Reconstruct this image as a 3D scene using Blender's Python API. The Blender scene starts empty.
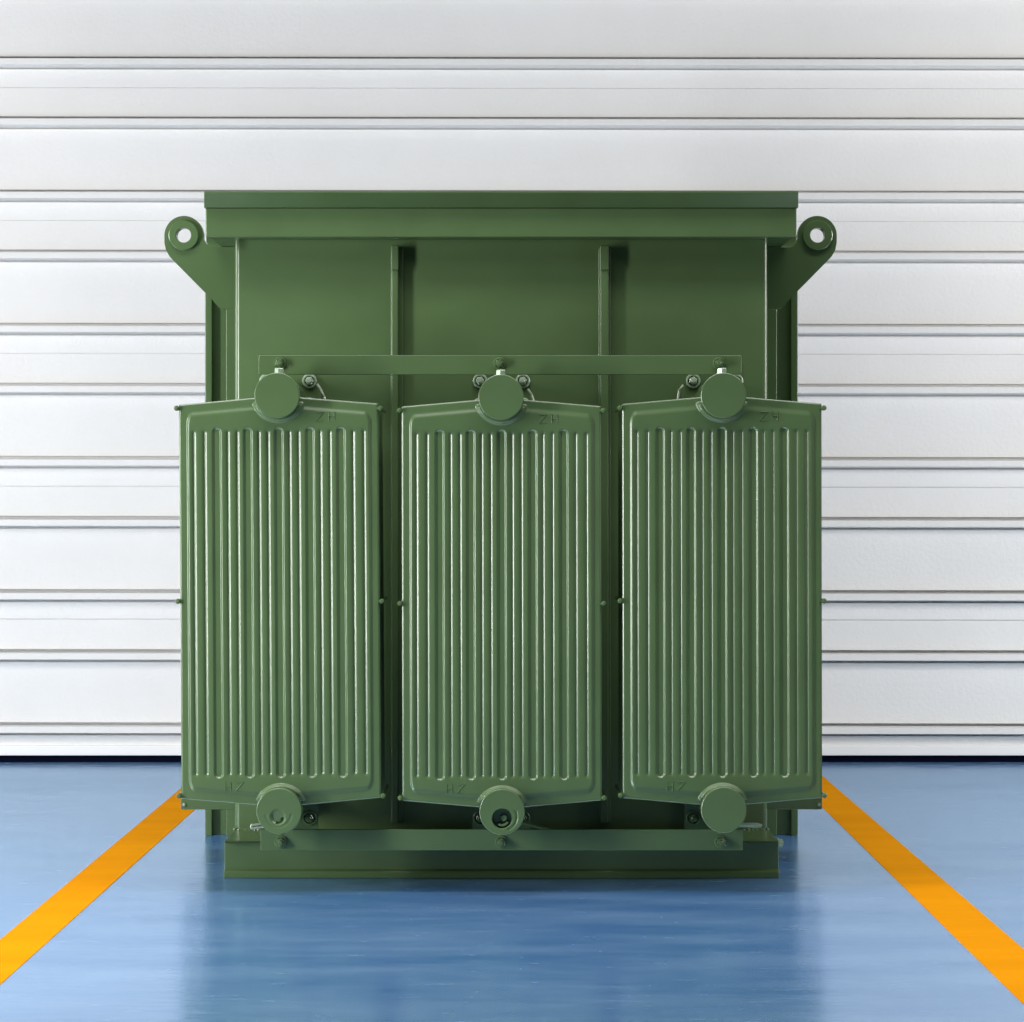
import bpy, bmesh, math
from mathutils import Vector, Matrix

# ------------------------------------------------------------------ camera model
F = 2827.0                 # focal length in pixels of the 1024x1022 frame
CX, CY = 501.5, 505.0      # principal point
CAM_Y, CAM_Z = -7.6, 1.0
scene = bpy.context.scene
col = scene.collection

def X(px, D): return (px - CX) * D / F
def Z(py, D): return CAM_Z - (py - CY) * D / F
def Y(D): return D + CAM_Y

cam_data = bpy.data.cameras.new('camera')
cam = bpy.data.objects.new('camera', cam_data)
col.objects.link(cam)
cam.location = (0, CAM_Y, CAM_Z)
cam.rotation_euler = (math.radians(90), 0, 0)
cam_data.sensor_fit = 'HORIZONTAL'
cam_data.sensor_width = 36
cam_data.lens = F * 36 / 1024
cam_data.shift_x = (512 - CX) / 1024
cam_data.shift_y = (CY - 511) / 1024
cam_data.clip_end = 100
scene.camera = cam

# ------------------------------------------------------------------ materials
def new_mat(name):
    m = bpy.data.materials.new(name); m.use_nodes = True
    nt = m.node_tree
    return m, nt, nt.nodes['Principled BSDF'], nt.nodes['Material Output']

def N(nt, kind, **kw):
    n = nt.nodes.new(kind)
    for k, v in kw.items():
        if k in n.inputs.keys(): n.inputs[k].default_value = v
        else: setattr(n, k, v)
    return n

def mapping(nt, scale, loc=(0, 0, 0)):
    t = N(nt, 'ShaderNodeTexCoord')
    mp = N(nt, 'ShaderNodeMapping')
    mp.inputs['Scale'].default_value = scale
    mp.inputs['Location'].default_value = loc
    nt.links.new(t.outputs['Object'], mp.inputs['Vector'])
    return mp

def green_paint(name, c, rough=0.24, bump=0.05):
    m, nt, b, out = new_mat(name)
    mp = mapping(nt, (3, 3, 3))
    n1 = N(nt, 'ShaderNodeTexNoise', Scale=2.2, Detail=4.0)
    nt.links.new(mp.outputs[0], n1.inputs['Vector'])
    ramp = N(nt, 'ShaderNodeValToRGB')
    ramp.color_ramp.elements[0].position = 0.3
    ramp.color_ramp.elements[1].position = 0.75
    ramp.color_ramp.elements[0].color = tuple(v * 0.93 for v in c) + (1,)
    ramp.color_ramp.elements[1].color = tuple(v * 1.07 for v in c) + (1,)
    nt.links.new(n1.outputs['Fac'], ramp.inputs['Fac'])
    nt.links.new(ramp.outputs['Color'], b.inputs['Base Color'])
    b.inputs['Roughness'].default_value = rough
    b.inputs['Specular IOR Level'].default_value = 0.5
    n2 = N(nt, 'ShaderNodeTexNoise', Scale=55.0, Detail=2.0)
    nt.links.new(mp.outputs[0], n2.inputs['Vector'])
    bp = N(nt, 'ShaderNodeBump', Strength=bump, Distance=0.001)
    nt.links.new(n2.outputs['Fac'], bp.inputs['Height'])
    nt.links.new(bp.outputs['Normal'], b.inputs['Normal'])
    return m

GREEN_C = (0.078, 0.130, 0.053)
GREEN = green_paint('green_enamel', GREEN_C)
BOLT = green_paint('green_zinc_bolt', (0.36, 0.46, 0.33), 0.28, 0.03)
BOLT.node_tree.nodes['Principled BSDF'].inputs['Metallic'].default_value = 0.25
WIRE = green_paint('pale_steel', (0.55, 0.62, 0.5), 0.3, 0.02)
WIRE.node_tree.nodes['Principled BSDF'].inputs['Metallic'].default_value = 0.5

# wall
WALL, nt, b, out = new_mat('white_embossed_panel')
mp = mapping(nt, (1, 1, 1))
n1 = N(nt, 'ShaderNodeTexNoise', Scale=60.0, Detail=4.0, Roughness=0.6)
nt.links.new(mp.outputs[0], n1.inputs['Vector'])
n2 = N(nt, 'ShaderNodeTexNoise', Scale=2.0, Detail=3.0)
nt.links.new(mp.outputs[0], n2.inputs['Vector'])
ramp = N(nt, 'ShaderNodeValToRGB')
ramp.color_ramp.elements[0].position = 0.3
ramp.color_ramp.elements[0].color = (0.79, 0.79, 0.79, 1)
ramp.color_ramp.elements[1].position = 0.7
ramp.color_ramp.elements[1].color = (0.83, 0.83, 0.83, 1)
nt.links.new(n2.outputs['Fac'], ramp.inputs['Fac'])
nt.links.new(ramp.outputs['Color'], b.inputs['Base Color'])
b.inputs['Roughness'].default_value = 0.6
b.inputs['Specular IOR Level'].default_value = 0.2
bp = N(nt, 'ShaderNodeBump', Strength=0.6, Distance=0.004)
nt.links.new(n1.outputs['Fac'], bp.inputs['Height'])
nt.links.new(bp.outputs['Normal'], b.inputs['Normal'])

SKIRT, nt, b, out = new_mat('white_bottom_rail')
b.inputs['Base Color'].default_value = (0.9, 0.9, 0.9, 1); b.inputs['Roughness'].default_value = 0.5
RUBBER, nt, b, out = new_mat('black_rubber_seal')
b.inputs['Base Color'].default_value = (0.004, 0.005, 0.014, 1); b.inputs['Roughness'].default_value = 0.8
b.inputs['Specular IOR Level'].default_value = 0.0

def coated_floor(name, c_lo, c_hi, gloss_col, fac, rough):
    m = bpy.data.materials.new(name); m.use_nodes = True
    nt = m.node_tree; nt.nodes.clear()
    out = N(nt, 'ShaderNodeOutputMaterial')
    mix = N(nt, 'ShaderNodeMixShader', Fac=fac)
    dif = N(nt, 'ShaderNodeBsdfDiffuse')
    glo = N(nt, 'ShaderNodeBsdfGlossy', Color=gloss_col + (1,), Roughness=rough)
    mp = mapping(nt, (1.3, 4.5, 1))
    n1 = N(nt, 'ShaderNodeTexNoise', Scale=1.2, Detail=5.0, Roughness=0.55)
    nt.links.new(mp.outputs[0], n1.inputs['Vector'])
    ramp = N(nt, 'ShaderNodeValToRGB')
    ramp.color_ramp.elements[0].position = 0.32; ramp.color_ramp.elements[0].color = c_lo + (1,)
    ramp.color_ramp.elements[1].position = 0.68; ramp.color_ramp.elements[1].color = c_hi + (1,)
    nt.links.new(n1.outputs['Fac'], ramp.inputs['Fac'])
    nt.links.new(ramp.outputs['Color'], dif.inputs['Color'])
    # fine trowel streaks running across the floor
    mp2 = mapping(nt, (7, 45, 1))
    n2 = N(nt, 'ShaderNodeTexNoise', Scale=1.0, Detail=6.0, Roughness=0.65, Distortion=0.6)
    nt.links.new(mp2.outputs[0], n2.inputs['Vector'])
    mr = N(nt, 'ShaderNodeMapRange')
    mr.inputs['From Min'].default_value = 0.35; mr.inputs['From Max'].default_value = 0.7
    mr.inputs['To Min'].default_value = rough * 0.8; mr.inputs['To Max'].default_value = rough * 1.5
    nt.links.new(n2.outputs['Fac'], mr.inputs['Value'])
    nt.links.new(mr.outputs[0], glo.inputs['Roughness'])
    bp = N(nt, 'ShaderNodeBump', Strength=0.07, Distance=0.004)
    nt.links.new(n2.outputs['Fac'], bp.inputs['Height'])
    nt.links.new(bp.outputs['Normal'], glo.inputs['Normal'])
    nt.links.new(bp.outputs['Normal'], dif.inputs['Normal'])
    nt.links.new(dif.outputs[0], mix.inputs[1]); nt.links.new(glo.outputs[0], mix.inputs[2])
    nt.links.new(mix.outputs[0], out.inputs[0])
    return m
FLOOR = coated_floor('blue_epoxy', (0.050, 0.165, 0.42), (0.145, 0.28, 0.54), (0.66, 0.80, 0.91), 0.60, 0.19)
STRIPE = coated_floor('orange_floor_paint', (0.62, 0.225, 0.002), (0.70, 0.265, 0.003), (1.0, 0.62, 0.12), 0.06, 0.2)

# ------------------------------------------------------------------ mesh helpers
def link(name, bm, mat, parent=None, smooth=None, bevel=0.0, seg=2):
    me = bpy.data.meshes.new(name)
    bmesh.ops.recalc_face_normals(bm, faces=bm.faces)
    if smooth is not None:
        for f in bm.faces: f.smooth = True
        for e in bm.edges:
            if len(e.link_faces) == 2 and e.calc_face_angle(0) > math.radians(smooth):
                e.smooth = False
    bm.to_mesh(me); bm.free()
    me.materials.append(mat)
    o = bpy.data.objects.new(name, me); col.objects.link(o)
    if parent: o.parent = parent
    if bevel > 0:
        md = o.modifiers.new('bevel', 'BEVEL'); md.width = bevel; md.segments = seg
        md.limit_method = 'ANGLE'; md.angle_limit = math.radians(40)
        md.harden_normals = False
        for p in me.polygons: p.use_smooth = True
        wn = o.modifiers.new('wn', 'WEIGHTED_NORMAL'); wn.keep_sharp = True
    return o

def box(bm, x0, x1, y0, y1, z0, z1):
    vs = [bm.verts.new((x, y, z)) for x in (x0, x1) for y in (y0, y1) for z in (z0, z1)]
    for q in ((0, 1, 3, 2), (4, 6, 7, 5), (0, 4, 5, 1), (2, 3, 7, 6), (0, 2, 6, 4), (1, 5, 7, 3)):
        bm.faces.new([vs[i] for i in q])

def prism_xz(bm, pts, y0, y1, holes=None):
    """outline given in x,z extruded along y"""
    a = [bm.verts.new((x, y0, z)) for x, z in pts]
    c = [bm.verts.new((x, y1, z)) for x, z in pts]
    n = len(pts)
    bm.faces.new(a); bm.faces.new(c[::-1])
    for i in range(n):
        bm.faces.new((a[i], c[i], c[(i + 1) % n], a[(i + 1) % n]))

def prism_yz(bm, pts, x0, x1):
    a = [bm.verts.new((x0, y, z)) for y, z in pts]
    c = [bm.verts.new((x1, y, z)) for y, z in pts]
    n = len(pts)
    bm.faces.new(a); bm.faces.new(c[::-1])
    for i in range(n):
        bm.faces.new((a[i], c[i], c[(i + 1) % n], a[(i + 1) % n]))

def lathe_y(bm, cx, cz, prof, n=40, closed=True, rot=0.0):
    """prof: list of (r, y) swept round an axis parallel to y"""
    rings = []
    for r, y in prof:
        if r < 1e-6:
            rings.append([bm.verts.new((cx, y, cz))])
        else:
            rings.append([bm.verts.new((cx + r * math.cos(rot + 2 * math.pi * k / n), y,
                                        cz + r * math.sin(rot + 2 * math.pi * k / n))) for k in range(n)])
    for A, B in zip(rings[:-1], rings[1:]):
        for k in range(n):
            k2 = (k + 1) % n
            if len(A) == 1 and len(B) == 1: continue
            if len(A) == 1: bm.faces.new((A[0], B[k], B[k2]))
            elif len(B) == 1: bm.faces.new((A[k], B[0], A[k2]))
            else: bm.faces.new((A[k], B[k], B[k2], A[k2]))

def lathe_z(bm, cx, cy, prof, n=24, rot=0.0):
    rings = []
    for r, z in prof:
        if r < 1e-6: rings.append([bm.verts.new((cx, cy, z))])
        else: rings.append([bm.verts.new((cx + r * math.cos(rot + 2 * math.pi * k / n),
                                          cy + r * math.sin(rot + 2 * math.pi * k / n), z)) for k in range(n)])
    for A, B in zip(rings[:-1], rings[1:]):
        for k in range(n):
            k2 = (k + 1) % n
            if len(A) == 1: bm.faces.new((A[0], B[k], B[k2]))
            elif len(B) == 1: bm.faces.new((A[k], B[0], A[k2]))
            else: bm.faces.new((A[k], B[k], B[k2], A[k2]))

def tube(bm, pts, r, n=10):
    pts = [Vector(p) for p in pts]
    rings = []
    for i, p in enumerate(pts):
        d = (pts[min(i + 1, len(pts) - 1)] - pts[max(i - 1, 0)]).normalized()
        up = Vector((0, 0, 1)) if abs(d.z) < 0.9 else Vector((0, 1, 0))
        u = d.cross(up).normalized(); v = u.cross(d).normalized()
        rr = r[i] if isinstance(r, (list, tuple)) else r
        rings.append([bm.verts.new(p + u * rr * math.cos(2 * math.pi * k / n) + v * rr * math.sin(2 * math.pi * k / n)) for k in range(n)])
    for A, B in zip(rings[:-1], rings[1:]):
        for k in range(n): bm.faces.new((A[k], B[k], B[(k + 1) % n], A[(k + 1) % n]))
    bm.faces.new(rings[0][::-1]); bm.faces.new(rings[-1])

def smoothstep(t):
    t = max(0.0, min(1.0, t)); return t * t * (3 - 2 * t)

# ------------------------------------------------------------------ setting
# floor: the epoxy slab
bm = bmesh.new(); box(bm, -7, 7, -9.5, 4.0, -0.15, 0)
o = link('floor', bm, FLOOR); o['kind'] = 'structure'

# rear wall of ribbed white panels, one continuous profile
DW = 11.0
yw = Y(DW)
def wz(py): return Z(py, DW)
prof = []            # (y, z) from bottom to top
prof.append((yw, wz(745.5)))
RD = 0.045
PX = DW / F
def rib_at(ytop):
    """ytop = front-face top row in px; front face is 6 px high, seen rows corrected for its depth"""
    s = (DW - RD) / F
    zt = CAM_Z - (ytop - CY) * s; zb = CAM_Z - (ytop + 6.0 - CY) * s
    return [(yw, zb - 3.3 * PX), (yw + 0.022, zb - 3.2 * PX), (yw + 0.022, zb - 1.9 * PX), (yw - RD, zb), (yw - RD, zt), (yw + 0.035, zt + 0.9 * PX), (yw + 0.035, zt + 3.5 * PX), (yw, zt + 3.7 * PX)]
def seam_at(py):
    z = wz(py)
    return [(yw, z - 0.0018), (yw + 0.006, z - 0.001), (yw + 0.006, z + 0.001), (yw, z + 0.0018)]
rows = []
for k in range(-9, 6):
    y0 = 58.9 + 133.7 * k
    rows.append((y0, 'rib')); rows.append((88.4 + 132.8 * k, 'seam')); rows.append((y0 + 60.2, 'rib'))
rows = sorted([r for r in rows if -1200 < r[0] < 736], reverse=True)
for py, kind in rows:
    prof += rib_at(py) if kind == 'rib' else seam_at(py)
prof.append((yw, 5.2))
bm = bmesh.new()
prev = None
NX = 2
tilt = math.tan(math.radians(0.07))
for i in range(NX):
    x = -7 + 14 * i / (NX - 1)
    ring = [bm.verts.new((x, y, z - (x * tilt if z > wz(744) else 0))) for y, z in prof]
    if prev:
        for j in range(len(prof) - 1): bm.faces.new((prev[j], ring[j], ring[j + 1], prev[j + 1]))
    prev = ring
# back and edges give the wall its thickness
bv = [bm.verts.new((x, yw + 0.12, z)) for x, z in ((-7, prof[0][1]), (7, prof[0][1]), (7, 5.2), (-7, 5.2))]
bm.faces.new(bv[::-1])
o = link('wall_back', bm, WALL); o['kind'] = 'structure'
bm = bmesh.new(); box(bm, -7, 7, yw - 0.025, yw + 0.1, wz(755) , wz(745.5) + 0.001)
o = link('trim_1', bm, SKIRT, bevel=0.003); o['kind'] = 'structure'
bm = bmesh.new(); box(bm, -7, 7, yw - 0.004, yw + 0.08, -0.01, wz(755))
o = link('baseboard_back', bm, RUBBER); o['kind'] = 'structure'

# painted lines on the floor
def stripe(name, xa, xb, label, ya=-7.4, yb=Y(10.93)):
    # xa, xb: (x at 5.9 m, x at 9.4 m) for the two edges
    def at(e, y): return e[0] + (e[1] - e[0]) * (y - CAM_Y - 5.9) / 3.5
    bm = bmesh.new()
    q = [(at(xa, ya), ya), (at(xb, ya), ya), (at(xb, yb), yb), (at(xa, yb), yb)]
    lo = [bm.verts.new((x, y, -0.0005)) for x, y in q]; hi = [bm.verts.new((x, y, 0.0010)) for x, y in q]
    bm.faces.new(lo[::-1]); bm.faces.new(hi)
    for k in range(4): bm.faces.new((lo[k], lo[(k + 1) % 4], hi[(k + 1) % 4], hi[k]))
    o = link(name, bm, STRIPE)
    o['label'] = label; o['category'] = 'floor line'; o['group'] = 'orange floor lines beside the transformer'
stripe('painted_line', (-1.157, -1.135), (-1.045, -1.005), 'orange painted line on the blue floor running past the left side of the green transformer')
stripe('painted_line', (1.046, 1.061), (1.174, 1.182), 'orange painted line on the blue floor running past the right side of the green transformer')

# ------------------------------------------------------------------ transformer
root = bpy.data.objects.new('power_transformer', None); col.objects.link(root)
root['label'] = 'green painted power transformer tank with three ribbed radiators standing on the blue floor'
root['category'] = 'transformer'

DT = 7.84   # tank front
DL = 7.76   # lid flange front
yT = Y(DT); yBack = Y(8.95)
zB = 0.0987; zLid = Z(237.4, DL)
tx0, tx1 = X(234.6, DT), X(767.6, DT)

def empty(name, loc, parent):
    e = bpy.data.objects.new(name, None); col.objects.link(e); e.location = loc; e.parent = parent
    return e

# tank body with rounded vertical corners
bm = bmesh.new()
r = 0.016
pts = []
for cx, cy, a0 in ((tx0 + r, yT + r, 180), (tx1 - r, yT + r, 270), (tx1 - r, yBack - r, 0), (tx0 + r, yBack - r, 90)):
    for k in range(7):
        a = math.radians(a0 + 15 * k)
        pts.append((cx + r * math.cos(a), cy + r * math.sin(a)))
a = [bm.verts.new((x, y, zB)) for x, y in pts]; c = [bm.verts.new((x, y, zLid + 0.03)) for x, y in pts]
bm.faces.new(a[::-1]); bm.faces.new(c)
for i in range(len(pts)):
    j = (i + 1) % len(pts); bm.faces.new((a[i], a[j], c[j], c[i]))
link('tank', bm, GREEN, root, smooth=30)

# welded front stiffeners
def stiffener(pxs, pxe, bx0, bx1):
    bm = bmesh.new()
    D1 = DT - 0.010; D2 = DT - 0.032
    box(bm, X(pxs, D1), X(pxe, D1), Y(D1), yT + 0.001, 0.12, Z(248, D1))
    box(bm, X(bx0, D2), X(bx1, D2), Y(D2), yT, 0.12, Z(249, D2))
    o = link('stiffener_rib', bm, GREEN, root, bevel=0.0035)
    bm = bmesh.new()
    D3 = DT - 0.037
    box(bm, X(bx0 - .3, D3), X(bx1 + .3, D3), Y(D3), yT, Z(270, D3), Z(245.5, D3))
    link('rib_cap', bm, GREEN, o, bevel=0.003)
    # welding bead down each side of the rib
    return o
stiffener(390.5, 403.5, 391.3, 398.3)
stiffener(598.3, 611.0, 600.2, 608.6)

# lid: plate edge leaning out over a deep flange
zm = Z(207.8, DL); yL = Y(DL)
lx0, lx1 = X(205.6, DL), X(796.8, DL)
bm = bmesh.new(); box(bm, lx0, lx1, yL, yBack + 0.08, zLid, zm)
link('lid_flange', bm, GREEN, root, bevel=0.004)
bm = bmesh.new()
DF2 = DL - 0.042
ex0, ex1 = X(204.0, DF2), X(798.4, DF2)
zt = Z(190.7, DF2)
lo = [(lx0 - 0.004, yL - 0.004), (lx1 + 0.004, yL - 0.004), (lx1 + 0.004, yBack + 0.085), (lx0 - 0.004, yBack + 0.085)]
hi = [(ex0, Y(DF2)), (ex1, Y(DF2)), (ex1, yBack + 0.10), (ex0, yBack + 0.10)]
va = [bm.verts.new((x, y, zm)) for x, y in lo]
vb = [bm.verts.new((x, y, zt)) for x, y in hi]
vc = [bm.verts.new((x, y, zt - 0.006)) for x, y in hi]
bm.faces.new(va[::-1]); bm.faces.new(vb)
for i in range(4):
    j = (i + 1) % 4
    bm.faces.new((va[i], va[j], vc[j], vc[i])); bm.faces.new((vc[i], vc[j], vb[j], vb[i]))
link('lid_plate', bm, GREEN, root, bevel=0.0015)

# small gussets welded below the flange corners
for side in (-1, 1):
    Dg = 7.775
    pts = []
    for a_, b_ in ((206.3, 236.5), (209.0, 236.5), (222.5, 247.4), (212.5, 247.4), (208.6, 245.6), (206.3, 242.5)):
        if side > 0: a_ = 2 * 501.4 - a_
        pts.append((X(a_, Dg), Z(b_, Dg)))
    bm = bmesh.new(); prism_xz(bm, pts, Y(Dg), Y(Dg) + 0.008)
    link('corner_gusset', bm, GREEN, root)

# lifting lugs
DG = 8.03
def lug(side):
    # outline in photo-plane px of the left lug, mirrored for the right one
    c = (184.0, 235.5)
    def P(px, py):
        if side > 0: px = 2 * 500.6 - px
        return X(px, DG), Z(py, DG)
    out = []
    R = 19.6
    for k in range(0, 25):
        t = math.radians(-8 + (188 + 0) * k / 24)    # from right side over the top to left side
        out.append((c[0] + R * math.cos(t), c[1] - R * math.sin(t)))
    out += [(164.5, 243), (166.0, 250.5), (169.6, 256.5), (174, 261.2)]
    out += [(212.5, 300.2), (216.5, 305), (219.5, 307.8), (223.5, 309.0), (244, 309.0), (244, 246.8), (213.5, 246.8), (209.3, 245.6), (205.6, 242.8)]
    pts = [P(*p) for p in out]
    hc = P(*c); hr = 7.4 * DG / F
    bm = bmesh.new()
    y0, y1 = Y(DG), Y(DG) + 0.028
    # plate with a real hole
    loops = []
    nh = 32
    for y in (y0, y1):
        vo = [bm.verts.new((x, y, z)) for x, z in pts]
        vh = [bm.verts.new((hc[0] + hr * math.cos(2 * math.pi * k / nh), y, hc[1] + hr * math.sin(2 * math.pi * k / nh))) for k in range(nh)]
        eo = [bm.edges.new((vo[i], vo[(i + 1) % len(vo)])) for i in range(len(vo))]
        eh = [bm.edges.new((vh[i], vh[(i + 1) % nh])) for i in range(nh)]
        bmesh.ops.triangle_fill(bm, use_beauty=True, edges=eo + eh)
        loops.append((vo, vh))
    for g in (0, 1):
        A, B = loops[0][g], loops[1][g]
        for i in range(len(A)):
            bm.faces.new((A[i], B[i], B[(i + 1) % len(A)], A[(i + 1) % len(A)]))
    o = link('lifting_lug', bm, GREEN, root, smooth=30)
    bm = bmesh.new()
    s = DG / F
    lathe_y(bm, hc[0], hc[1], [(hr, y0 + 0.002), (hr, y0 - 0.011), (hr + 0.002, y0 - 0.013), (15.0 * s - 0.002, y0 - 0.013), (15.0 * s, y0 - 0.011), (15.0 * s, y0 + 0.002)], n=56)
    link('eye_ring', bm, GREEN, o, smooth=35)
    return o
lug(-1); lug(1)

# full-height side stiffener columns standing beside the tank
DS = 8.545
def side_column(side):
    bm = bmesh.new()
    def q(px): return X(px if side < 0 else 2 * 501.5 - px, DS)
    def bx(a, b, y0, y1):
        xa, xb = sorted((q(a), q(b)))
        box(bm, xa, xb, y0, y1, 0.0, zLid - 0.001)
    yS = Y(DS)
    bx(205, 212, yS, yS + 0.20)
    bx(211, 227.0, yS + 0.030, yS + 0.18)
    bx(226, 248, yS - 0.002, yS + 0.20)
    link('side_column', bm, GREEN, root, bevel=0.003)
side_column(-1); side_column(1)

# jacking brackets
def jack(side):
    bm = bmesh.new()
    D = 7.87
    xa, xb = sorted((side * 0.893, side * (tx1 - 0.005)))
    box(bm, xa, xb, Y(D), Y(D) + 0.24, 0.152, 0.218)
    o = link('jacking_bracket', bm, GREEN, root, bevel=0.003)
    bm = bmesh.new()
    xe = side * 0.884
    lathe_y(bm, xe, 0.166, [(0, Y(D) - 0.006), (0.004, Y(D) - 0.006), (0.005, Y(D) + 0.002)], n=12)
    link('locating_pin', bm, BOLT, o, smooth=40)
jack(-1); jack(1)

# skid under the tank: channel beam front and back, base plate with clipped corners
DK = 7.573
sx0, sx1 = X(223.6, DK), X(779.4, DK)
def skid(yf, sgn):
    bm = bmesh.new()
    # channel cross-section (y, z), open side facing out
    t = 0.008
    zt = Z(841.5, DK)
    pts = [(yf, 0.0), (yf, 0.012), (yf + sgn * 0.004, 0.019), (yf + sgn * 0.022, 0.022), (yf + sgn * 0.022, zt - 0.006), (yf + sgn * 0.008, zt),
           (yf + sgn * 0.09, zt), (yf + sgn * 0.09, 0.0)]
    prism_yz(bm, pts, sx0, sx1)
    return link('skid_beam', bm, GREEN, root, bevel=0.002)
beam = skid(Y(DK), 1)
skid(yBack + 0.22, -1)
bm = bmesh.new()
zt = zB; zb = Z(841.0, DK)
cl = 0.012
pts = [(sx0 + cl * .3, Y(DK)), (sx1 - cl * .3, Y(DK)), (sx1 - cl * .3, yBack + 0.2), (sx0 + cl * .3, yBack + 0.2)]
a = [bm.verts.new((x, y, zb)) for x, y in pts]; c = [bm.verts.new((x, y, zt)) for x, y in pts]
bm.faces.new(a[::-1]); bm.faces.new(c)
for i in range(4):
    j = (i + 1) % 4; bm.faces.new((a[i], a[j], c[j], c[i]))
link('base_plate', bm, GREEN, root, bevel=0.002)

def hex_bolt(cx, cz, y, parent, rw=0.018, rh=0.0105, mat=BOLT, hh=0.010, rot=0.3, name='bolt', shank=0.0):
    """washer + hexagon head + stud tip, axis towards the viewer (-y), seated at y"""
    bm = bmesh.new()
    lathe_y(bm, cx, cz, [(0, y + 0.001), (rw, y + 0.001), (rw, y - 0.005), (rw - 0.0015, y - 0.0065), (rw - 0.005, y - 0.0065), (rh + 0.0012, y + 0.0005), (rh * .8, y + 0.0005)], n=28)
    lathe_y(bm, cx, cz, [(rh, y), (rh, y - hh), (rh * 0.86, y - hh - 0.0018), (0, y - hh - 0.0018)], n=6, rot=rot)
    lathe_y(bm, cx, cz, [(rh * .5, y - hh), (rh * .5, y - hh - 0.006), (rh * .4, y - hh - 0.0075), (0, y - hh - 0.0075)], n=14)
    return link(name, bm, mat, parent, smooth=30)

# earthing bolt at the right end of the skid
bm = bmesh.new()
gx, gz, gy = X(781.0, 7.62), Z(843, 7.62), 0.02
tube(bm, [(gx - 0.02, gy, gz), (gx + 0.006, gy, gz)], 0.006, 12)
tube(bm, [(gx - 0.006, gy, gz), (gx + 0.004, gy, gz)], 0.0115, 6)
tube(bm, [(gx - 0.009, gy, gz), (gx - 0.006, gy, gz)], 0.014, 16)
link('earthing_bolt', bm, BOLT, root, smooth=30)

# ------------------------------------------------------------------ radiators
DP = 7.25; SP = DP / F
PCZ = Z(601.3, DP)
HU = 99.7                                  # half width in px
def edge(u): return 197.2 + 8.6 * (1 - abs(u) / 100.0)
RIDGES = [s * v for s in (-1, 1) for v in (10.8, 19.8, 41.5, 51.0, 74.3, 85.0)]
GROOVES = [-62, -31, 0, 31, 62]
HV = (206.0, -209.4)                       # header centres above/below the plate centre
def height(u, v):
    dx = (HU - 7.0) - abs(u); dv = edge(u) - 7.2 - abs(v)
    dv0 = dv; dv *= 0.5
    r = 7.0
    d = r - math.hypot(r - dx, r - dv) if (dx < r and dv < r) else min(dx, dv)
    h = 0.0050 * smoothstep(d / 3.4)
    # border of the sheet curls back to the weld
    e = min(HU - abs(u), edge(u) - abs(v))
    h -= 0.0025 * (1 - smoothstep(e / 1.6))
    for g in GROOVES:
        if abs(u - g) < 7:
            # recessed channel with round ends
            vv = max(0.0, abs(v + 1.4) - 175.1 + 4.5)
            q = math.hypot(u - g, vv)
            h -= 0.0048 * (1 - smoothstep((q - 2.6) / 2.7))
    for g in RIDGES:
        if abs(u - g) < 7:
            vv = max(0.0, abs(v + 1.5) - 170.5)
            q = math.hypot(u - g, vv * 1.2)
            h -= 0.0056 * math.exp(-math.sqrt(q * q + 0.06) / 1.9)     # narrow crease between pillowed flutes
    for hv in HV:
        q = math.hypot(u, v - hv)
        if q < 36:
            h += 0.010 * (1 - smoothstep((q - 24.5) / 3.6)) * smoothstep((dv0 + 3.5) / 5.0)
    return h

def plate_mesh(front=True):
    bm = bmesh.new()
    if front:
        du = 0.52
        nu = int(2 * HU / du) + 1
        rows = []
        # v parameter: (absolute value, is the row in the stretched end zone?)
        top = 160.0
        ends = [i / 62 for i in range(63)]
        vs = []
        for t in ends[::-1]: vs.append(('b', t))
        for k in range(1, 14): vs.append(('m', -top + 2 * top * k / 14))
        for t in ends: vs.append(('t', t))
        grid = []
        for kind, t in vs:
            row = []
            for i in range(nu):
                u = -HU + 2 * HU * i / (nu - 1)
                if kind == 'm': v = t
                elif kind == 't': v = top + (edge(u) - top) * t
                else: v = -(top + (edge(u) - top) * t)
                row.append(bm.verts.new((u * SP, -height(u, v), v * SP)))
            grid.append(row)
        for A, B in zip(grid[:-1], grid[1:]):
            for i in range(nu - 1): bm.faces.new((A[i], A[i + 1], B[i + 1], B[i]))
        ring = grid[0] + [g[-1] for g in grid[1:-1]] + grid[-1][::-1] + [g[0] for g in grid[1:-1]][::-1]
        cutdepth = 0.012
    else:
        ring = None
        cutdepth = 0.014
    if ring:
        back = [bm.verts.new((v.co.x, cutdepth, v.co.z)) for v in ring]
        n = len(ring)
        for i in range(n): bm.faces.new((ring[i], back[i], back[(i + 1) % n], ring[(i + 1) % n]))
        bm.faces.new(back)
    else:
        base = [(-HU, -edge(HU)), (0, -edge(0)), (HU, -edge(HU)), (HU, edge(HU)), (0, edge(0)), (-HU, edge(HU))]
        def ringat(k, y): return [bm.verts.new((u * SP * k, y, v * SP * (1 - (1 - k) * .5))) for u, v in base]
        rs = [ringat(0.93, -0.008), ringat(0.96, -0.0015), ringat(1, -0.0015), ringat(1, 0.0015), ringat(0.96, 0.0015), ringat(0.93, 0.008)]
        for A, B in zip(rs[:-1], rs[1:]):
            for i in range(6): bm.faces.new((A[i], A[(i + 1) % 6], B[(i + 1) % 6], B[i]))
        bm.faces.new(rs[0][::-1]); bm.faces.new(rs[-1])
    return bm

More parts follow.
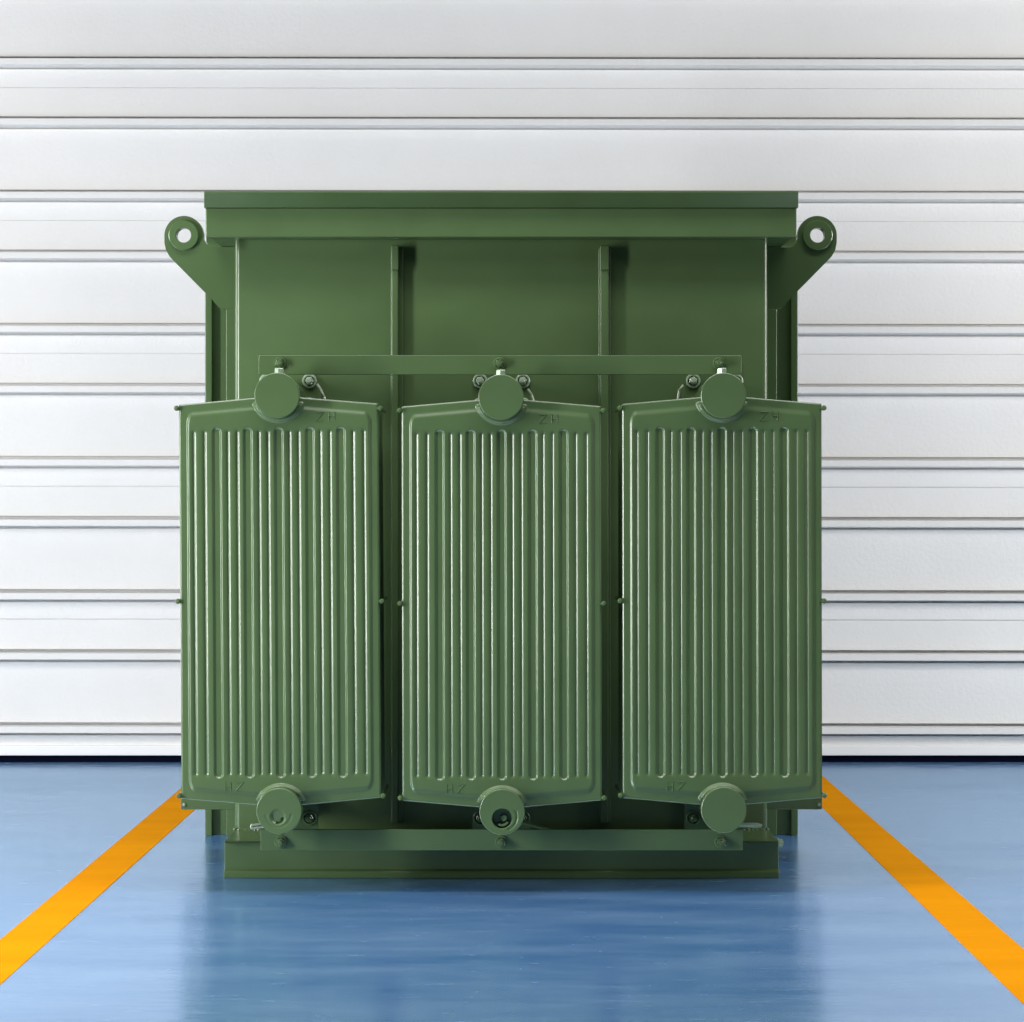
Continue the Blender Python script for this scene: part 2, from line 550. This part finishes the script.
def header_cap(kind):
    """disc that closes the header; polar height field so dents and holes are real relief"""
    bm = bmesh.new()
    R = 22.7 * 7.2 / F
    s = 7.2 / F
    def h(x, z):       # positive = out towards the viewer
        q = math.hypot(x, z) / s
        d = -0.0012 * smoothstep((q - 22.1) / 0.6)
        px, pz = x / s, z / s
        if kind == 'dent':
            r2 = math.hypot(px + 1.2, pz + 5.6)
            deep = 0.35 + 0.65 * smoothstep((5.5 - pz - 5.6 - 0.6 * px) / 11.0)
            d -= 0.0060 * (1 - smoothstep((r2 - 5.2) / 3.4)) * deep
            r3 = math.hypot(px + 0.6, pz + 8.2)
            ang = math.degrees(math.atan2(pz + 8.2, px + 0.6))
            if -125 < ang < 25: d -= 0.006 * math.exp(-((r3 - 4.2) / 1.1) ** 2)
            r4 = math.hypot(px + 0.5, pz + 3.0)
            if r2 > 8.0 and pz < -3: d -= 0.0012 * math.exp(-((r4 - 12.6) / 1.2) ** 2)
        if kind == 'hole':
            r1 = math.hypot(px + 0.1, pz + 6.6)
            d -= 0.026 * (1 - smoothstep((r1 - 9.2) / 1.0))
            r2 = math.hypot(px - 1.8, pz + 5.0)
            if r1 >= 8.6: d -= 0.0022 * math.exp(-((r2 - 13.2) / 1.0) ** 2) * (1 if px > 6 and pz < 2 else 0)
            r3 = math.hypot(px - 1.6, pz + 6.6)
            d += 0.012 * (1 - smoothstep((r3 - 3.2) / 0.8))
            ang = math.degrees(math.atan2(pz + 6.6, px + 0.1))
            if -125 < ang < -30 and 5.6 < r1 < 8.2: d += 0.019
        return d
    nr, na = (56, 120) if kind != 'plain' else (8, 64)
    c = bm.verts.new((0, -h(0, 0), 0))
    rings = []
    for i in range(1, nr + 1):
        r = R * (i / nr) if kind != 'plain' else R * [0.3, 0.6, 0.85, 0.93, 0.955, 0.97, 0.985, 1.0][i - 1]
        rings.append([bm.verts.new((r * math.cos(2 * math.pi * k / na), -h(r * math.cos(2 * math.pi * k / na), r * math.sin(2 * math.pi * k / na)), r * math.sin(2 * math.pi * k / na))) for k in range(na)])
    for k in range(na): bm.faces.new((c, rings[0][k], rings[0][(k + 1) % na]))
    for A, B in zip(rings[:-1], rings[1:]):
        for k in range(na): bm.faces.new((A[k], B[k], B[(k + 1) % na], A[(k + 1) % na]))
    L = rings[-1]
    Bk = [bm.verts.new((v.co.x, 0.035, v.co.z)) for v in L]
    for k in range(na): bm.faces.new((L[k], Bk[k], Bk[(k + 1) % na], L[(k + 1) % na]))
    bm.faces.new(Bk)
    return bm

def letters(flip):
    """pressed H Z; the plate is symmetrical so the upper pair is turned upside down"""
    bm = bmesh.new()
    s = SP
    def stroke(a, b2, w=1.5):
        ax, az = a; bx_, bz = b2
        dx, dz = bx_ - ax, bz - az; L = math.hypot(dx, dz)
        px_, pz_ = -dz / L * w * .5, dx / L * w * .5
        base = [(ax + px_, az + pz_), (bx_ + px_, bz + pz_), (bx_ - px_, bz - pz_), (ax - px_, az - pz_)]
        sg = -1 if flip else 1
        v0 = [bm.verts.new((sg * x * s, 0.001, sg * z * s)) for x, z in base]
        p = bm.verts.new((sg * ax * s, -0.0019, sg * az * s)); q = bm.verts.new((sg * bx_ * s, -0.0019, sg * bz * s))
        bm.faces.new(v0)
        bm.faces.new((v0[0], v0[1], q, p)); bm.faces.new((v0[2], v0[3], p, q))
        bm.faces.new((v0[1], v0[2], q)); bm.faces.new((v0[3], v0[0], p))
    stroke((-9.5, -4.5), (-9.5, 4.5)); stroke((-4.0, -4.5), (-4.0, 4.5)); stroke((-9.5, 0), (-4.0, 0), 1.1)
    stroke((1.0, 4.3), (8.5, 4.3), 1.1); stroke((8.5, 4.3), (1.0, -4.3)); stroke((1.0, -4.3), (8.5, -4.3), 1.1)
    return bm

def tie_rod(x, z, yend, side):
    bm = bmesh.new()
    y0 = Y(DP) - 0.006
    r = 0.0068
    lathe_y(bm, x, z, [(0, y0 - 0.004), (r * .6, y0 - 0.003), (r, y0 + 0.002), (r, y0 + 0.010), (0.0045, y0 + 0.012), (0.0045, yend), (0, yend)], n=14)
    # small tab that ties the rod to the plate rim
    box(bm, min(x, x - side * 0.012), max(x, x - side * 0.012), Y(DP) - 0.002, Y(DP) + 0.004, z - 0.003, z + 0.003)
    return bm

NPL = 6; PITCH = 0.050
PLX = [279.9, 501.8, 722.2]
TILT = [-0.0066, -0.002, -0.0016]
front_me = None; back_me = None; cap_me = {}; let_me = {}; rod_cache = {}
def use_mesh(name, me, parent, loc):
    o = bpy.data.objects.new(name, me); col.objects.link(o); o.parent = parent; o.location = loc
    return o

bot_kind = ['dent', 'hole', 'plain']
capsT = [(276.9, 395.4), (501.1, 397.2), (723.7, 395.5)]
capsB = [(279.0, 811.2), (502.1, 812.1), (724.0, 810.1)]
dzr = [0.0, -2.2, 0.4]
barD = 7.335
for i in range(3):
    cx = X(PLX[i], DP); cz = PCZ + dzr[i] * SP
    rad = empty('radiator', (0, 0, 0), root)
    if i == 0:
        fp = link('fin_plate', plate_mesh(True), GREEN, rad, smooth=60); front_me = fp.data
    else:
        fp = use_mesh('fin_plate', front_me, rad, (0, 0, 0))
    fp.location = (cx, Y(DP), cz); fp.rotation_euler.y = TILT[i]
    for k in range(1, NPL):
        if back_me is None:
            bpz = link('fin_plate', plate_mesh(False), GREEN, rad, smooth=50); back_me = bpz.data
        else:
            bpz = use_mesh('fin_plate', back_me, rad, (0, 0, 0))
        bpz.location = (cx, Y(DP) + PITCH * k, cz); bpz.rotation_euler.y = TILT[i]
    # headers
    for (hx, hy), kind, top in ((capsT[i], 'plain', True), (capsB[i], bot_kind[i], False)):
        px, pz = X(hx, 7.2), Z(hy, 7.2)
        bm = bmesh.new()
        lathe_y(bm, px, pz, [(0.052, Y(7.2) + 0.033), (0.052, Y(7.50)), (0.040, Y(7.505)), (0.040, Y(7.53))], n=40)
        link('header_pipe', bm, GREEN, rad, smooth=40)
        if kind not in cap_me:
            c_ = link('header_cap', header_cap(kind), GREEN, rad, smooth=40); cap_me[kind] = c_.data
        else:
            c_ = use_mesh('header_cap', cap_me[kind], rad, (0, 0, 0))
        c_.location = (px, Y(7.2), pz)
        if kind == 'hole': c_['label'] = 'header cap with an open drain hole'
        if kind == 'dent': c_['label'] = 'header cap with a shallow dent'
        # bleed plug standing on the header rim
        sg = 1 if top else -1
        bm = bmesh.new()
        by = Y(7.27)
        R0 = 0.052
        bxx = X([279.3, 500.8, 722.0][i], 7.27) if top else X([281.0, 501.5, 721.5][i], 7.27)
        if top:
            lathe_z(bm, bxx, by, [(0.015, pz + R0 - .004), (0.015, pz + R0 + .008), (0.006, pz + R0 + .008)], 24)
            lathe_z(bm, bxx, by, [(0.0125, pz + R0 + .006), (0.0125, pz + R0 + .019), (0.011, pz + R0 + .021), (0, pz + R0 + .021)], 6, 0.4)
        else:
            lathe_z(bm, bxx, by, [(0.013, pz - R0 + .004), (0.013, pz - R0 - .010), (0, pz - R0 - .010)], 24)
            lathe_z(bm, bxx, by, [(0.0095, pz - R0 - .009), (0.0095, pz - R0 - .015), (0, pz - R0 - .015)], 6, 0.2)
        link('bleed_plug', bm, BOLT if top else GREEN, rad, smooth=30)
    # embossed letters
    if False not in let_me:
        l1 = link('embossed_letters', letters(False), GREEN, rad); let_me[False] = l1.data
        l2 = link('embossed_letters', letters(True), GREEN, rad); let_me[True] = l2.data
    else:
        l1 = use_mesh('embossed_letters', let_me[False], rad, (0, 0, 0))
        l2 = use_mesh('embossed_letters', let_me[True], rad, (0, 0, 0))
    l1.location = (cx + (-46.0 - TILT[i] * 186) * SP, Y(DP) - 0.0048, cz - 185.0 * SP)
    l2.location = (cx + (46.2 + TILT[i] * 183) * SP, Y(DP) - 0.0048, cz + 184.8 * SP)
    for side in (-1, 1):
        for v in (193.0, 0.0, -194.5):
            link('tie_rod', tie_rod(cx + side * (HU + 2.3) * SP + TILT[i] * v * SP, cz + v * SP, Y(DP) + PITCH * (NPL - 1) + 0.01, side), BOLT if False else GREEN, rad, smooth=40)

# flat brace bars, bolted across the headers above and below
def bar(y0, y1, bolts, by, x0=258.6, x1=741.4):
    D = barD
    bm = bmesh.new(); box(bm, X(x0, D), X(x1, D), Y(D), Y(D) + 0.010, Z(y1, D), Z(y0, D))
    o = link('brace_bar', bm, GREEN, root, bevel=0.0015)
    for b_ in bolts: hex_bolt(X(b_, D), Z(by, D), Y(D), o, rw=0.0165, rh=0.0115, mat=GREEN, hh=0.014)
    return o
bar(355.2, 374.6, (280.0, 499.5, 718.8), 363.6)
bar(829.4, 850.4, (281.0, 501.3, 720.8), 841.6, x0=260.5, x1=742.8)

# ------------------------------------------------------------------ valve flanges between tank and radiators
DV = 7.53
VX = [288.2, 501.5, 714.4]
levers = {
    (0, True): [(317, 384), (321, 390), (324, 397), (326, 405)],
    (1, True): [(528, 389), (531.5, 395), (534, 403)],
    (2, True): [(683, 385), (679, 391), (678, 398), (678, 406)],
    (0, False): [(275, 824.6), (262, 825.6), (251.8, 827.0)],
    (1, False): [(515, 818), (526, 823), (538, 827), (549, 829)],
    (2, False): [(728, 824), (742, 825), (757, 825.3), (762, 825.8)],
}
for i in range(3):
    for top in (True, False):
        czp = 393.0 if top else 806.0
        fx, fz = X(VX[i], DV), Z(czp, DV)
        bm = bmesh.new()
        h = 29.5 * DV / F; zs = 1 if top else -1
        yb = Y(DV)
        box(bm, fx - h, fx + h, yb, yb + 0.016, fz - h, fz + h)
        lathe_y(bm, fx, fz, [(0.045, yb + 0.014), (0.045, yT + 0.005)], n=36)
        lathe_y(bm, fx, fz, [(0.07, yT - 0.02), (0.07, yT + 0.001), (0.04, yT + 0.001), (0.04, yT - 0.02), (0.07, yT - 0.02)], n=36)
        o = link('valve_flange', bm, GREEN, root, smooth=35)
        for sx in (-1, 1):
            for sz in (-1, 1):
                zz = (393.0 - 12 * sz if top else 806.0 - 12 * sz)
                hex_bolt(X(VX[i] + 21.3 * sx, DV), Z(zz, DV), yb, o, rw=0.0195, rh=0.0115,
                         mat=BOLT if top else GREEN, hh=0.012, rot=0.2 * i)
        pts = levers[(i, top)]
        bm = bmesh.new()
        DD = DV - 0.06
        if (i, top) == (0, False):
            P3 = [(X(a, DD), Y(DD), Z(b_, DD)) for a, b_ in pts]
            tube(bm, [(p[0], p[1], p[2] + 0.005) for p in P3], 0.0028)
            tube(bm, [(p[0], p[1], p[2] - 0.004) for p in P3], 0.0028)
            tube(bm, [(P3[-1][0], P3[-1][1], P3[-1][2] + 0.0065), (P3[-1][0] - 0.002, P3[-1][1], P3[-1][2]), (P3[-1][0], P3[-1][1], P3[-1][2] - 0.0055)], 0.0028)
            mt = WIRE
        elif (i, top) == (2, False):
            P3 = [(X(a, DD), Y(DD), Z(b_, DD)) for a, b_ in pts]
            tube(bm, P3, [0.006, 0.0062, 0.0066, 0.004], 12); mt = BOLT
        elif (i, top) == (1, False):
            P3 = [(X(a, DD), Y(DD), Z(b_, DD)) for a, b_ in pts]
            tube(bm, P3, [0.007, 0.006, 0.0045, 0.003], 12); mt = GREEN
        else:
            P3 = [(X(a, DD), Y(DD), Z(b_, DD)) for a, b_ in pts]
            tube(bm, P3, 0.0034, 10); mt = WIRE
        link('valve_lever', bm, mt, o, smooth=40)

# weld beads where the tank meets the base plate, visible at the two front corners
for side in (-1, 1):
    bm = bmesh.new()
    x0 = tx0 if side < 0 else tx1
    pts = []
    for k in range(40):
        t = k / 39
        pts.append((x0 + (-side) * (0.14 * t - 0.003), yT - 0.001 - 0.002 * math.sin(k * 2.1), zB + 0.001 + 0.001 * math.sin(k * 1.3)))
    tube(bm, pts, [0.0042 + 0.0012 * math.sin(k * 1.7) for k in range(40)], 8)
    link('weld_bead', bm, GREEN, root, smooth=50)

# ------------------------------------------------------------------ light
def area(name, loc, target, sx, sy, power, color=(1, 1, 1), spread=180):
    L = bpy.data.lights.new(name, 'AREA'); L.shape = 'RECTANGLE'; L.size = sx; L.size_y = sy
    L.energy = power; L.color = color; L.spread = math.radians(spread)
    o = bpy.data.objects.new(name, L); col.objects.link(o); o.location = loc
    d = Vector(target) - Vector(loc)
    o.rotation_euler = d.to_track_quat('-Z', 'Y').to_euler()
    return o
area('key_softbox', (-3.3, -2.0, 1.15), (-0.1, -0.2, 1.0), 0.42, 1.8, 142)
area('side_softbox', (4.4, -2.0, 1.6), (0.2, -0.2, 1.0), 0.4, 2.0, 10)
area('overhead_softbox', (-0.9, -2.2, 3.9), (-0.2, -0.3, 0.6), 2.2, 1.2, 22, spread=150)
area('floor_fill_left', (-2.9, -1.5, 4.6), (-2.6, -1.5, 0), 0.9, 5.4, 88, spread=110)  # unseen fill light, added high on the left to brighten the floor
area('floor_fill_right', (2.9, -1.5, 4.6), (2.6, -1.5, 0), 0.9, 5.4, 90, spread=110)  # its added counterpart on the right, also only to lift the floor
area('wall_fill_left', (-4.4, 0.8, 1.95), (-0.6, 3.4, 1.25), 1.2, 1.8, 94, (1, .972, .935))  # fill light added out of view to brighten the back wall
area('wall_fill_right', (4.4, 0.8, 1.95), (0.6, 3.4, 1.25), 1.2, 1.8, 120, (1, .972, .935))  # second added wall fill, out of view on the right

w = bpy.data.worlds.new('world'); scene.world = w; w.use_nodes = True
w.node_tree.nodes['Background'].inputs['Color'].default_value = (0.9, 0.95, 1.0, 1)
w.node_tree.nodes['Background'].inputs['Strength'].default_value = 0.015

vs = scene.view_settings
vs.view_transform = 'Standard'; vs.look = 'None'; vs.gamma = 1; vs.use_curve_mapping = False
vs.exposure = 0.0
